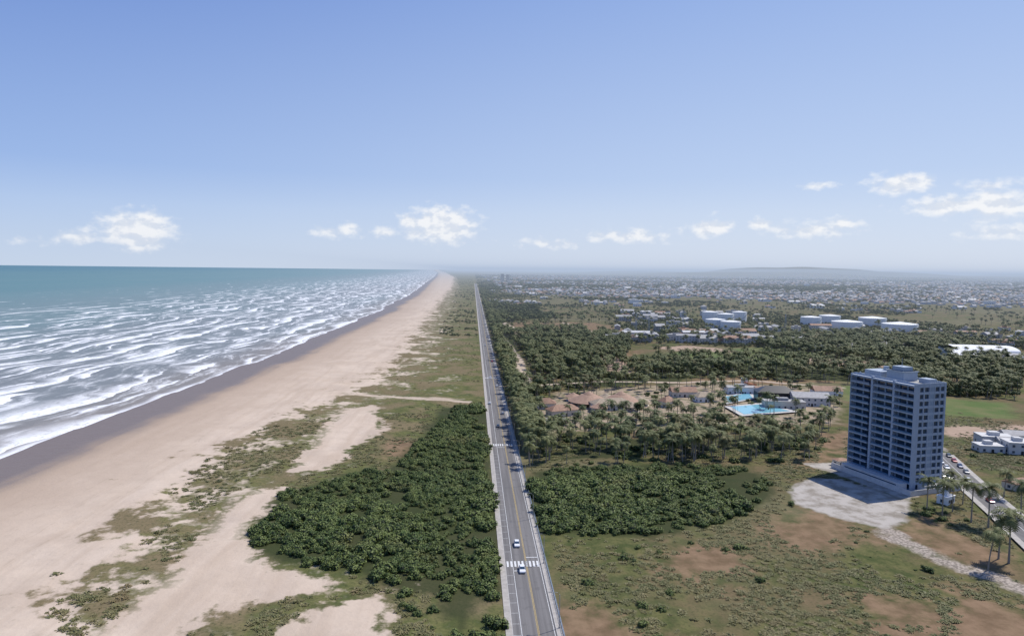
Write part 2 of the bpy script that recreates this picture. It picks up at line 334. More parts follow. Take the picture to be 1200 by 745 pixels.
b.obj('road_marking',M_pw)
b=MB()
for x in (16.75,17.05):
    for y in np.arange(Y0,2600,30): q(x-.07,x+.07,y,y+30)
b.obj('road_centre_line',M_py)
b=MB(); fx=RX+1.6
for y in np.arange(100,620,2.5): b.box(fx-.04,fx+.04,y,y+.08,-.4,1.25)
for z in (.35,.75,1.15): b.box(fx-.03,fx+.03,100,620,z,z+.06)
b.box(fx-.09,fx+.09,100,620,-.4,.22)
b.obj('fence',M_steel)
def lamp(x,y,z=.15,side=1,name='street_lamp'):
    b=MB(); b.tube([(0,0,-.3),(0,0,5),(0,0,8.6),(side*.6,0,9.2),(side*2.2,0,9.4)],[.12,.1,.08,.06,.05],6); b.cyl((0,0),.22,.2,-.3,.4,8)
    b.add([(side*2.1,-.14,9.3),(side*2.9,-.14,9.36),(side*2.9,.14,9.36),(side*2.1,.14,9.3),(side*2.1,-.1,9.46),(side*2.8,-.1,9.48),(side*2.8,.1,9.48),(side*2.1,.1,9.46)],[(0,3,2,1),(4,5,6,7),(0,1,5,4),(1,2,6,5),(2,3,7,6),(3,0,4,7)])
    o=b.obj(name,M_grey); o.location=(x,y,z)
for y in range(165,1500,38): lamp(RX+.9,y,.15,-1)
def road_poly(name,pts,w,z,mat):
    b=MB(); pp=line_poly(pts,w); n=len(pts)
    for i in range(n-1): b.add([(*pp[i],z),(*pp[i+1],z),(*pp[2*n-2-i],z),(*pp[2*n-1-i],z)],[(0,3,2,1)])
    return b.obj(name,mat)
ss_=PL([(1100,533),(1124,556),(1150,580),(1180,606),(1240,660)])
SSZ=.75
road_poly('side_street_pavement',ss_,13,SSZ,M_pave); road_poly('side_street',ss_,8.5,SSZ+.02,M_asph); road_poly('side_street_marking',ss_,.18,SSZ+.03,M_pw)
# ------------------------------------------------------------ cars
def car(x,y,rz,c,z=.05,name='car'):
    e=empty(name,x,y,z,rz); M=simple('car_paint',c,rough=.25,spec=.6,var=.03)
    prof=[(-2.1,.35),(-2.15,.75),(-2.0,.98),(-1.2,1.02),(.75,1.0),(1.75,.85),(2.1,.68),(2.12,.35)]
    b=MB(); n=len(prof); vs=[]
    for sx,k in ((-.86,0),(.86,1)):
        for (yy,zz) in prof: vs.append((sx*(1 if zz<.9 else .93),yy,zz))
    b.add(vs,[tuple(range(n)),tuple(range(2*n-1,n-1,-1))]+[(i,n+i,n+(i+1)%n,(i+1)%n) for i in range(n)])
    b.obj('body',M,e)
    g=MB(); g.add([(-.78,-1.85,.985),(.78,-1.85,.985),(.78,.95,.985),(-.78,.95,.985),(-.62,-1.35,1.43),(.62,-1.35,1.43),(.62,.2,1.43),(-.62,.2,1.43)],
      [(0,3,2,1),(4,5,6,7),(0,1,5,4),(1,2,6,5),(2,3,7,6),(3,0,4,7)]); g.obj('windows',M_glass,e)
    r=MB(); r.box(-.64,.64,-1.4,.25,1.432,1.49); 
    for sx in (-1,1): r.box(sx*.76-.03,sx*.76+.03,-.55,-.42,1.0,1.44)
    r.obj('roof',M,e)
    w=MB()
    for sx in (-.88,.68):
        for yy in (-1.35,1.35):
            k=14; vs=[(sx+dx,yy+.32*math.cos(2*math.pi*i/k),.33+.32*math.sin(2*math.pi*i/k)) for dx in (0,.2) for i in range(k)]
            w.add(vs,[tuple(range(k)),tuple(range(2*k-1,k-1,-1))]+[(i,(i+1)%k,k+(i+1)%k,k+i) for i in range(k)])
    w.obj('wheels',M_rub,e)
    l=MB(); 
    for sx in (-.6,.6): l.box(sx-.18,sx+.18,2.08,2.14,.6,.72)
    l.box(-.8,.8,-2.19,-2.12,.42,.52); l.obj('lights',M_pw,e); return e
W=(.75,.75,.75)
for a in ((14.9,217,math.pi,W),(15.3,198,math.pi,W),(19,420,0,(.3,.3,.32)),(14.9,385,math.pi,(.05,.05,.06)),(19.1,660,0,(.6,.05,.04)),(14.9,560,math.pi,W),(19.1,900,0,W),(14.9,800,math.pi,(.5,.5,.5)),(11.6,452,0,W),(19,520,0,W)): car(*a)
av=Vector(ss_[1])-Vector(ss_[0]); sa=math.atan2(av.y,av.x)-math.pi/2; nrm=Vector((-av.y,av.x)).normalized()
cols=[W,(.1,.1,.11),(.5,.5,.52),(.45,.04,.03),W,(.05,.08,.2),W,(.3,.3,.3)]
for i in range(8):
    s0=Vector(ss_[0])+(Vector(ss_[1])-Vector(ss_[0]))*(i/7*.95) - nrm*(-3.2 if i%2 else 3.4)
    car(s0.x,s0.y,sa,cols[i],SSZ+.03)
for i,(u,v) in enumerate([(1135,566),(1160,590),(1112,562),(1104,560)]):
    x,y=P(u,v); car(x,y,sa+.1*i,cols[(i*3)%8],SSZ+.03)
# ------------------------------------------------------------ apartment building
Fp=Vector(P(1070,576)); Lp=Vector(P(996,549)); a=(Lp-Fp).normalized(); bb=Vector((a.y,-a.x))
E=empty('apartment_building',Fp.x,Fp.y,.3,math.atan2(bb.y,bb.x)); LY=(Lp-Fp).length; LX=15; NF=15; FH=2.9; TOP=NF*FH
core=MB(); core.box(.5,LX-.5,.5,LY-.5,-1,TOP); core.obj('window_glass',M_glass,E)
wl=MB()
for k in range(NF+1):
    z=k*FH
    wl.box(.05,LX-.05,.05,.49,z-.45,z+.6) if k else wl.box(.05,LX-.05,.05,.49,-1,.6)
    wl.box(LX-.49,LX-.05,.55,LY-.55,z-.6,z+.7)
    wl.box(.05,LX-.05,LY-.49,LY-.05,z-.6,z+.7)
for x0,x1 in ((0,.9),(3.0,3.5),(5.9,6.3),(8.7,9.1),(11.5,12.0),(14.1,LX)):
    wl.box(x0,x1,-.04,.495,-1,TOP+1.2); wl.box(x0,x1,LY-.495,LY+.04,-1,TOP+1.2)
for y0 in np.linspace(.6,LY-1.9,9): wl.box(LX-.495,LX+.03,y0,y0+1.4,-1,TOP+.9)
wl.obj('walls',M_lgrey,E)
rc=MB()
for k in range(NF): rc.box(6.35,8.65,.1,.5,k*FH+.63,k*FH+2.42)
rc.obj('stair_windows',M_bandg,E)
ba=MB(); bg=MB(); pr=MB(); bk=MB()
segs=[(.3,LY*.30),(LY*.34,LY*.64),(LY*.69,LY-.3)]
for k in range(NF):
    z=k*FH
    for i,(y0,y1) in enumerate(segs):
        dp=1.9 if i!=1 else 1.3
        ba.box(-dp,.49,y0,y1,z-.16,z+.16)
        ba.box(-dp-.03,-dp+.09,y0,y1,z+.165,z+.42)
        bg.box(-dp,-dp+.05,y0+.1,y1-.1,z+.422,z+1.1)
        for ya,yb in ((y0,y0+.7),(y1-1.0,y1-.2),((y0+y1)/2-.4,(y0+y1)/2+.4)): bk.box(.2,.47,ya,yb,z+.17,z+FH-.17)
ba.box(-1.9,.49,.3,LY-.3,TOP-.16,TOP+.5)
for y0,w in ((0,.28),(LY*.30+.02,1.1),(LY*.64+.02,1.1),(LY-.28,.28)):
    pr.box(-2.0 if w<.3 else -1.5,.48,y0,y0+w,-1,TOP+1.0)
ba.obj('balconies',M_lgrey,E); bk.obj('balcony_walls',M_bandg,E); bg.obj('balcony_glass',M_balg,E); pr.obj('pilasters',M_lgrey,E)
rf=MB(); rf.box(.5,LX-.5,.5,LY-.5,TOP+.01,TOP+.3); rf.obj('roof_slab',M_grey,E)
pp=MB()
pp.box(.05,LX-.05,.06,.3,TOP+.61,TOP+1.3); pp.box(.05,.3,.4,LY-.4,TOP+.5,TOP+1.3); pp.box(LX-.3,LX-.05,.4,LY-.4,TOP+.71,TOP+1.3)
pp.box(4,11.5,11,20,TOP+.3,TOP+4.4); pp.box(5,10,12.2,18,TOP+4.41,TOP+6.2); pp.box(3.6,11.9,10.6,20.4,TOP+4.1,TOP+4.4)
pp.box(3,12,22,31,TOP+.3,TOP+2.9); pp.box(9,13,3,8,TOP+.3,TOP+2.2)
pp.obj('penthouse',M_lgrey,E)
an=MB(); an.tube([(7,15,TOP+6.2),(7,15,TOP+10)],[.12,.06]); an.cyl((10,26),1.2,1.2,TOP+2.9,TOP+4.6,14); an.obj('antenna_and_tank',M_steel,E)
pd=MB(); pd.box(-7,LX+5,-5,-4.7,-1,2.2); pd.box(-7,-6.7,-4.7,LY+4,-1,2.2); pd.box(-6.69,LX+5,-4.69,LY+4,-1,.25)
pd.box(-6,-2.4,1,LY-1,.25,3.2); pd.box(2,LX-2,-3.6,-.1,.25,2.9)
pd.obj('podium_and_wall',M_off,E)
pdd=MB(); pdd.box(-6.05,-5.9,3,LY-3,.9,2.4); pdd.box(4,LX-4,-3.68,-3.61,.4,2.3); pdd.obj('podium_openings',M_glass,E)
# ------------------------------------------------------------ storage tanks
def tank(u,v,r,h):
    x,y=P(u,v); e=empty('storage_tank',x,y,0)
    b=MB(); b.cyl((0,0),r,r,-1,h,40); b.cyl((0,0),r+.1,0.3,h+.02,h+r*.12,40)
    for k in range(1,4): b.cyl((0,0),r+.08,r+.08,h*k/4,h*k/4+.2,40)
    b.obj('shell',M_tank,e)
    s=MB(); 
    for i in range(24):
        a=i*.08-2.2; s.box(math.cos(a)*(r+.5)-.5,math.cos(a)*(r+.5)+.5,math.sin(a)*(r+.5)-.5,math.sin(a)*(r+.5)+.5,h*i/24,h*i/24+.3)
    for i in range(40):
        a=2*math.pi*i/40; s.box(math.cos(a)*(r-.1)-.08,math.cos(a)*(r-.1)+.08,math.sin(a)*(r-.1)-.08,math.sin(a)*(r-.1)+.08,h,h+1.2)
    s.obj('spiral_stair_and_rail',M_steel,e)
for tk in ((838,386,15,16),(856,388,15,15),(832,377,14,18),(866,377,13,18),(850,380,14,18),(992,386,23,13),(1054,389,25,13),(950,380,17,13),(972,378,18,13),(1022,381,22,13)): tank(*tk)
# ------------------------------------------------------------ assorted buildings
def building(name,u,v,w,dp,h,rot=0,roof='gable',wall=None,rmat=None,rh=None,x=None,y=None):
    if x is None: x,y=P(u,v)
    wall=wall or M_white; rmat=rmat or M_tile; rh=rh or dp*.22
    e=empty(name,x,y,g0(x,y)-.2,math.radians(rot)); b=MB(); b.box(-w/2,w/2,-dp/2,dp/2,-.6,h); b.obj('walls',wall,e)
    r=MB()
    if roof=='gable': r.gable(-w/2,w/2,-dp/2,dp/2,h+.01,h+rh)
    elif roof=='hip': r.hip(-w/2,w/2,-dp/2,dp/2,h+.01,h+rh)
    elif roof=='vault':
        n=10
        for i in range(n):
            a0=math.pi*i/n;a1=math.pi*(i+1)/n
            r.add([(-w/2,-dp/2*math.cos(a0),h+rh*math.sin(a0)),(w/2,-dp/2*math.cos(a0),h+rh*math.sin(a0)),(w/2,-dp/2*math.cos(a1),h+rh*math.sin(a1)),(-w/2,-dp/2*math.cos(a1),h+rh*math.sin(a1))],[(0,1,2,3)])
    else:
        r.box(-w/2-.2,w/2+.2,-dp/2-.2,dp/2+.2,h+.01,h+.35); r.box(-w*.2,w*.1,-dp*.2,dp*.2,h+.36,h+2.2)
    r.obj('roof',rmat,e)
    g=MB(); nfl=max(1,int(h/3))
    for k in range(nfl):
        n=max(2,int(w/3.5))
        for i in range(n):
            xx=-w/2+(i+.5)*w/n; g.box(xx-.6,xx+.6,-dp/2-.06,-dp/2-.01,k*3+.9,k*3+2.1)
        n=max(1,int(dp/3.5))
        for i in range(n):
            yy=-dp/2+(i+.5)*dp/n; g.box(-w/2-.06,-w/2-.01,yy-.6,yy+.6,k*3+.9,k*3+2.1)
    g.obj('windows',M_glass,e)
    d_=MB(); d_.box(-.6,.6,-dp/2-.1,-dp/2-.065,-.3,2.1); d_.obj('door',M_blk,e); return e
def pavilion(u,v,r,mat=None):
    x,y=P(u,v); e=empty('thatched_pavilion',x,y,g0(x,y)); b=MB(); b.cyl((0,0),r,r*.15,3.0,3.0+r*.36,20); b.cyl((0,0),r*.25,.1,3.0+r*.33,3.0+r*.46,12); b.obj('thatch_roof',mat or M_thatch,e)
    p_=MB()
    for i in range(8):
        a=math.pi/4*i; p_.cyl((math.cos(a)*r*.85,math.sin(a)*r*.85),.15,.15,-.5,3.1,6)
    p_.cyl((0,0),r*.9,r*.9,-.5,.12,20); p_.obj('posts_and_floor',M_wall,e)
M_th2=simple('thatch_red',(.35,.225,.155),var=.2)
RB=[(690,474,14),(710,472,9),(728,474,14),(748,474,8),(702,482,6),(740,481,6),(672,469,6)]
for i,(u,v,r) in enumerate(RB): pavilion(u,v,r,M_th2 if i%2==0 else None)
HB=[('restaurant_hall',716,479,26,11,4.5,10,'hip',M_wall,M_thatch,3),('resort_house',660,486,20,9,4,20,'hip',M_wall,M_tile,3),('resort_house',640,478,12,8,4,0,'hip',M_wall,M_tile,3),
('clubhouse',868,461,22,10,5,-5,'flat',M_white,M_asb,0),('clubhouse',908,470,26,13,7,-10,'hip',M_blk,M_blk,4),('clubhouse',918,478,26,9,5,-10,'flat',M_wall,M_asb,0),('pool_bar',893,462,12,7,4,5,'gable',M_white,M_tile,2),
('sports_hall',948,474,24,13,6,-10,'gable',M_off,M_asb,3),('resort_house',800,464,18,10,4,0,'gable',M_wall,M_tile,3),('resort_house',782,476,10,7,4,30,'hip',M_wall,M_tile,3),
('restroom_block',652,497,12,6,3,0,'flat',M_white,M_asb,0),('resort_house',968,463,20,10,4,-5,'gable',M_white,M_tile,3),('resort_house',824,470,12,8,4,10,'hip',M_white,M_thatch,3)]
for a in HB: building(*a)
def pool(name,pts,z=.6):
    pp=PL(pts); b=MB(); n=len(pp); b.add([(*q_,z) for q_ in pp],[tuple(range(n))[::-1]]); cx=sum(q_[0] for q_ in pp)/n; cy=sum(q_[1] for q_ in pp)/n
    e=empty(name,0,0,0); b.obj('water',M_pool,e); k=MB(); k.add([((q_[0]-cx)*1.25+cx,(q_[1]-cy)*1.3+cy,z-.1) for q_ in pp],[tuple(range(n))[::-1]]); k.obj('deck',M_kerb,e)
pool('swimming_pool',[(850,466),(878,462),(882,468),(854,473)],1.0); pool('swimming_pool',[(856,478),(892,475),(926,483),(872,487)],1.0)
pool('swimming_pool',[(850,458),(870,456),(873,459),(853,461)],1.0)
M_slide=simple('slide_paint',(.7,.3,.15),var=.05)
wsx,wsy=P(872,455); we=empty('water_slide',wsx,wsy,0)
b=MB(); b.box(-2,2,-2,2,-1,8); b.obj('tower',M_white,we); b=MB(); b.tube([(math.cos(i*.4)*5+4,math.sin(i*.4)*5,8-i*.32) for i in range(24)],[.7]*24,8); b.obj('chute',M_slide,we)
building('warehouse',1146,418,62,44,8,-12,'vault',M_white,M_white,5)
building('warehouse',1122,421,26,34,7,-12,'gable',M_white,M_white,4)
building('warehouse',1175,424,34,24,7,-12,'gable',M_white,M_asb,3)
for a in ((1165,520,16,10,5,-15,'flat'),(1185,524,14,9,4,-15,'gable'),(1158,528,12,8,3.5,-10,'flat'),(1192,530,12,10,6,-15,'flat'),(1195,516,18,9,4,-15,'gable')):
    building('white_house',*a,M_off,M_asb if a[6]=='gable' else M_off)
building('gatehouse',1108,590,6,4,3,30,'flat',M_white,M_white)
building('brick_hut',1190,572,9,6,3,20,'gable',M_wall,M_tile); building('shed',985,545,6,4,3,10,'hip',M_wall,M_tile)
for i in range(80):
    u=random.uniform(720,895); v=random.uniform(366,402)
    if 818<u<882 and v>370: v=random.uniform(392,404)
    building('industrial_building',u,v,random.uniform(12,36),random.uniform(8,16),random.uniform(4,10),random.choice([0,-10,80]),random.choice(['flat','gable','gable']),random.choice([M_off,M_wall,M_grey]),random.choice([M_asb,M_off,M_grey,M_tile,M_asb]))
for i in range(44):
    u=random.uniform(900,1200); v=random.uniform(386,412)
    building('industrial_building',u,v,random.uniform(12,34),random.uniform(8,16),random.uniform(4,8),random.choice([0,-10,80]),random.choice(['flat','gable','gable']),random.choice([M_off,M_wall,M_grey]),random.choice([M_asb,M_off,M_grey,M_tile,M_asb]))
for (x,y,w,h) in ((215,5000,22,55),(255,5050,22,50)):
    building('tower_block',0,0,w,w*.8,h,5,'flat',M_wall,M_grey,x=x,y=y)
for i,(u,v) in enumerate([(745,392),(760,396),(800,384),(920,392)]):
    x,y=P(u,v); e=empty('lattice_mast',x,y,0); b=MB(); hh=30
    for sx in (-1,1):
        for sy in (-1,1): b.tube([(sx*1.5,sy*1.5,0),(sx*.3,sy*.3,hh)],[.18,.12],4)
    for k in range(10):
        z=k*3; s_=1.5-1.2*z/hh; b.box(-s_,s_,-s_-.06,-s_+.06,z,z+.15); b.box(-s_-.06,-s_+.06,-s_,s_,z,z+.15)
    b.obj('mast',M_steel,e)
# ------------------------------------------------------------ plants
def leafcloud(b,lumps,nl,size,rs,flat=.75,up=.35):
    tot=sum(l[3]**2 for l in lumps)
    for (cx,cy,cz,r) in lumps:
        for _ in range(int(nl*r*r/tot)):
            d=Vector((rs.gauss(0,1),rs.gauss(0,1),rs.gauss(0,1)+.25)).normalized(); rr=r*(rs.uniform(.72,1.08))
            c=Vector((cx,cy,cz))+Vector((d.x*rr,d.y*rr,d.z*rr*flat))
            n=(d+Vector((rs.gauss(0,up),rs.gauss(0,up),rs.gauss(0,up)+.3))).normalized()
            u=n.orthogonal().normalized(); u.rotate(Matrix.Rotation(rs.uniform(0,6.28),3,n)) ; w=n.cross(u); s=size*rs.uniform(.6,1.3)
            b.add([c-u*s*.5,c+w*s*.32,c+u*s*.5,c-w*s*.32],[(0,1,2,3)])
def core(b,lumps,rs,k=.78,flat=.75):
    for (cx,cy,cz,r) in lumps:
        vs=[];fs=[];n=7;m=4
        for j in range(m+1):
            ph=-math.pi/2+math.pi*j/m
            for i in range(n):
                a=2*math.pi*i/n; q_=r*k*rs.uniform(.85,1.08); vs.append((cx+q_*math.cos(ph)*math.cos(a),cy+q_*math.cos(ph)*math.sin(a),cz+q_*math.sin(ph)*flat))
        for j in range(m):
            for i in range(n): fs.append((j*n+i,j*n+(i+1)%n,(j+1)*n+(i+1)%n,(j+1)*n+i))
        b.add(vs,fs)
def mk_shrub(i,r=2.0,nl=330,size=.46):
    rs=random.Random(i); L=[(0,0,r*.45,r*.75)]
    for k in range(rs.randint(4,7)):
        a=rs.uniform(0,6.28); q_=rs.uniform(.4,.95)*r; L.append((math.cos(a)*q_,math.sin(a)*q_,rs.uniform(.2,.65)*r,rs.uniform(.3,.55)*r))
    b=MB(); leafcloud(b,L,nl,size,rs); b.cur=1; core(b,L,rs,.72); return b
def mk_tree(i,h=7,cr=3.2,nl=520,size=.8,trunk=True):
    rs=random.Random(100+i); L=[(0,0,h*.72,cr*.6)]
    for k in range(rs.randint(6,9)):
        a=rs.uniform(0,6.28); q_=rs.uniform(.45,.95)*cr; L.append((math.cos(a)*q_,math.sin(a)*q_,h*rs.uniform(.5,.85),cr*rs.uniform(.28,.48)))
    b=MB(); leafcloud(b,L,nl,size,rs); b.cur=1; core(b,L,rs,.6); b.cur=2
    if trunk:
        b.tube([(0,0,-.5),(.1,0,h*.3),(0,.1,h*.65)],[.3,.22,.1])
        for l in L[1:6]: b.tube([(0,0,h*.3),(l[0]*.5,l[1]*.5,h*.45),(l[0],l[1],l[2])],[.14,.1,.04],4)
    return b
def mk_palm(i,h=11,nfr=20,leaf=9):
    rs=random.Random(200+i); b=MB(); lean=rs.uniform(.3,1.6); la=rs.uniform(0,6.28)
    pts=[(math.cos(la)*lean*(k/6)**1.8,math.sin(la)*lean*(k/6)**1.8,h*k/6-.3*(k==0)) for k in range(7)]; b.cur=1; b.tube(pts,[.28,.22,.19,.18,.17,.16,.15],6)
    top=Vector(pts[-1]); b.cur=0
    for f in range(nfr):
        a=f*2.399+rs.uniform(-.2,.2); el=rs.uniform(-.25,1.2); Lf=rs.uniform(3.6,4.8); seg=leaf; pv=[]
        d=Vector((math.cos(a),math.sin(a),0)); q_=top.copy(); e=el
        for k in range(seg+1):
            pv.append(q_.copy()); q_=q_+(d*math.cos(e)+Vector((0,0,1))*math.sin(e))*(Lf/seg); e-=.19+.06*rs.random()
        sd=Vector((-d.y,d.x,0))
        for k in range(seg):
            c=pv[k]; c2=pv[k+1]; ln=1.05*math.sin(math.pi*min(1,(k+1.2)/(seg+1)))**.6+.15
            for sg in (-1,1):
                tip=(c+c2)/2+sd*sg*ln+(c2-c)*.7+Vector((0,0,-.38*ln)); b.add([c,c+(c2-c)*.85,tip],[(0,1,2) if sg>0 else (0,2,1)])
        b.tube([pv[0],pv[seg//2],pv[seg]],[.06,.045,.015],3)
    b.cur=1
    for k in range(5): 
        a=k*1.3; c=top+Vector((math.cos(a)*.3,math.sin(a)*.3,-.35)); b.box(c.x-.14,c.x+.14,c.y-.14,c.y+.14,c.z-.16,c.z+.16)
    return b
def mk_tuft(i):
    rs=random.Random(300+i); b=MB()
    for k in range(36):
        a=rs.uniform(0,6.28); r=rs.uniform(0,.8); x,y=math.cos(a)*r,math.sin(a)*r; l=rs.uniform(.25,.6); h=rs.uniform(.08,.28)*(1.1-r*.6); a2=a+rs.gauss(0,.8); dx,dy=math.cos(a2)*l,math.sin(a2)*l; w=rs.uniform(.07,.15); px,py=-math.sin(a2)*w,math.cos(a2)*w
        b.add([(x-px,y-py,-.03),(x+px,y+py,-.03),(x+dx*.6+px,y+dy*.6+py,h),(x+dx*.6-px,y+dy*.6-py,h)],[(0,1,2,3)])
        b.add([(x+dx*.6-px,y+dy*.6-py,h),(x+dx*.6+px,y+dy*.6+py,h),(x+dx*1.2,y+dy*1.2,h*.8)],[(0,1,2)])
    return b
def mk_house(i):
    rs=random.Random(400+i); b=MB(); w=rs.uniform(8,13); d=rs.uniform(7,10); h=3.2 if i%3 else 6.2
    b.box(-w/2,w/2,-d/2,d/2,-1,h); b.cur=1
    if i%4==3: b.box(-w/2-.2,w/2+.2,-d/2-.2,d/2+.2,h+.02,h+.4); b.box(-1,1,-1,1,h+.41,h+2)
    elif i%2: b.gable(-w/2,w/2,-d/2,d/2,h+.02,h+2)
    else: b.hip(-w/2,w/2,-d/2,d/2,h+.02,h+2.2)
    b.cur=2
    for k in range(4): x=-w/2+(k+.5)*w/4; b.box(x-.5,x+.5,-d/2-.07,-d/2-.02,1,2.2)
    return b
def coll(name,obs):
    c=bpy.data.collections.new(name)
    for o in obs: c.objects.link(o)
    return c
def src(name,fn,n,mats,**k): return coll(name,[fn(i,**k).obj(f'{name}_{i}',mats,link=False) for i in range(n)])
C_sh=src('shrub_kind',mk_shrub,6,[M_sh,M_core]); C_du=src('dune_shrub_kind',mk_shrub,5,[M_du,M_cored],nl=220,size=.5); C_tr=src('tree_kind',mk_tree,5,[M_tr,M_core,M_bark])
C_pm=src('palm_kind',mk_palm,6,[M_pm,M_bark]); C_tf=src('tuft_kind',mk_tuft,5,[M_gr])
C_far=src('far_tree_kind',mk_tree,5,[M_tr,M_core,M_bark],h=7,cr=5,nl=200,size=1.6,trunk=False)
walls=[M_off,M_wall,M_white,M_wall,M_off,M_white,M_off,M_white]; roofs=[M_asb,M_tile,M_tile,M_off,M_thatch,M_asb,M_asb,M_grey]
C_ho=coll('house_kind',[mk_house(i).obj(f'house_kind_{i}',[walls[i%8],roofs[i%8],M_glass],link=False) for i in range(8)])
C_wh=coll('shed_kind',[mk_house(i).obj(f'shed_kind_{i}',[M_white,M_off if i%2 else M_asb,M_glass],link=False) for i in (1,3,5,7)])
def scatter(name,x,y,scl,C,zoff=0.0,zs=None,flatrot=False):
    n=len(x); z=gz(x,y)+zoff; me=bpy.data.meshes.new(name); me.vertices.add(n); me.vertices.foreach_set('co',np.stack([x,y,z],1).ravel().astype(np.float32))
    a=me.attributes.new('rot','FLOAT_VECTOR','POINT'); r=np.zeros((n,3)); r[:,2]=rng.choice([0,.1,1.57,-.15],n) if flatrot else rng.uniform(0,6.28,n)
    if not flatrot: r[:,0]=rng.normal(0,.07,n); r[:,1]=rng.normal(0,.07,n)
    a.data.foreach_set('vector',r.ravel().astype(np.float32))
    a=me.attributes.new('scl','FLOAT_VECTOR','POINT'); s=np.stack([scl,scl,scl*(1 if zs is None else zs)],1); a.data.foreach_set('vector',s.ravel().astype(np.float32))
    a=me.attributes.new('vi','INT','POINT'); a.data.foreach_set('value',rng.integers(0,len(C.objects),n).astype(np.int32)); me.update()
    ob=bpy.data.objects.new(name,me); COL.objects.link(ob)
    ng=bpy.data.node_groups.new(name,'GeometryNodeTree'); ng.interface.new_socket('Geometry',in_out='INPUT',socket_type='NodeSocketGeometry'); ng.interface.new_socket('Geometry',in_out='OUTPUT',socket_type='NodeSocketGeometry')
    N=ng.nodes.new; L=ng.links.new; gi=N('NodeGroupInput'); go=N('NodeGroupOutput'); ip=N('GeometryNodeInstanceOnPoints'); ci=N('GeometryNodeCollectionInfo')
    ci.inputs[0].default_value=C; ci.inputs['Separate Children'].default_value=True; ci.inputs['Reset Children'].default_value=True
    ip.inputs['Pick Instance'].default_value=True
    def na(nm,ty): k=N('GeometryNodeInputNamedAttribute'); k.data_type=ty; k.inputs['Name'].default_value=nm; return [o for o in k.outputs if o.enabled][0]
    L(gi.outputs[0],ip.inputs['Points']); L(ci.outputs[0],ip.inputs['Instance']); L(na('vi','INT'),ip.inputs['Instance Index'])
    e2=N('FunctionNodeEulerToRotation'); L(na('rot','FLOAT_VECTOR'),e2.inputs[0]); L(e2.outputs[0],ip.inputs['Rotation']); L(na('scl','FLOAT_VECTOR'),ip.inputs['Scale']); L(ip.outputs[0],go.inputs[0])
    md=ob.modifiers.new('scatter','NODES'); md.node_group=ng; return ob
def inpoly(poly,sp,jit=True):
    p=np.array(poly); x0,y0=p.min(0); x1,y1=p.max(0); n=int((x1-x0)*(y1-y0)/(sp*sp)); x=rng.uniform(x0,x1,n); y=rng.uniform(y0,y1,n); k=sdf(poly,x,y,5)>0; return x[k],y[k]
BL=[P(a[1],a[2]) for a in HB]+[P(*r[:2]) for r in RB]
def clear(x,y):
    k=~((x>7)&(x<25)); k&=union(CONC+LANE[:1],x,y,8)<0; k&=sdf(line_poly(ss_,14),x,y,5)<0
    for (bx,by) in BL: k&=(np.abs(x-bx)>14)|((y-by)>8)|((y-by)<-17)
    return k
def cat(*a): return np.concatenate([q_[0] for q_ in a]),np.concatenate([q_[1] for q_ in a])
# west thicket
x,y=inpoly(TH_W,2.4); edge=sdf(TH_W,x,y,30); k=(edge+(fbm(x,y,16,5)-.52)*44>0)&(x<7.0)&(fbm(x,y,10,8)>.31)&(union(SAND,x,y,10)<-1)&(union(PATHS[:2],x,y,5)<-1.5); x,y,edge=x[k],y[k],edge[k]
x2,y2=inpoly(TH_W2,3.0); k=(fbm(x2,y2,12,6)>.44)&(x2<7); x2,y2=x2[k],y2[k]
X_=np.concatenate([x,x2]);Y_=np.concatenate([y,y2]); sc=rng.uniform(.45,1.15,len(X_))*(1+(fbm(X_,Y_,30,7)-.4)*1.4)*np.where(X_>0,1.4,1)
sc[len(x):]*=.75
scatter('coastal_shrub_thicket',X_,Y_,sc,C_sh,-.2)
# east thicket
x,y=inpoly(TH_E,2.7); edge=sdf(TH_E,x,y,30); k=(edge+(fbm(x,y,16,5)-.5)*36>0)&clear(x,y)&(fbm(x,y,11,18)>.29); x,y=x[k],y[k]
scatter('shrub_thicket',x,y,rng.uniform(.6,1.5,len(x))*(1+(fbm(x,y,25,7)-.5)*1.4),C_sh,-.2)
# dune scrub
n=7500; x=rng.uniform(-130,7,n); y=np.exp(rng.uniform(math.log(120),math.log(1600),n)); k=(x-vegl(y)+(fbm(x,y,30,3)-.5)*60>14)&(x-vegl(y)>0)&(union(SAND,x,y,8)<-2)&(union(PATHS[:2],x,y,5)<-1)&(fbm(x,y,35,31)+np.clip(x/400,-.2,.05)+rng.uniform(-.08,.08,n)>.52); x,y=x[k],y[k]
scatter('dune_scrub',x,y,rng.uniform(.15,.6,len(x))**1.0,C_du,-.2,np.full(len(x),.65))
n=1400; x=rng.uniform(27,330,n); y=rng.uniform(120,340,n); k=clear(x,y)&(fbm(x,y,34,33)+rng.uniform(-.22,.22,n)>.58)&(union(BROWN,x,y,10)<0); x,y=x[k],y[k]
scatter('field_bushes',x,y,.15+rng.uniform(.1,1,len(x))**2.2*.95,C_sh,-.2)
# grass tufts
n=45000; x=rng.uniform(-125,330,n); y=120+rng.uniform(0,1,n)**1.4*300
k=np.where(x<8,(x-vegl(y)+(fbm(x,y,20,3)-.5)*80>5)&(union(SAND,x,y,10)<-1.5),(x>27)&clear(x,y))&(fbm(x,y,22,41)+rng.uniform(-.1,.1,n)>.47)&(union(BROWN,x,y,10)<2)&(union([TH_W,TH_E],x,y,10)<0); x,y=x[k],y[k]
scatter('grass_tufts',x,y,rng.uniform(.6,1.6,len(x)),C_tf,0)
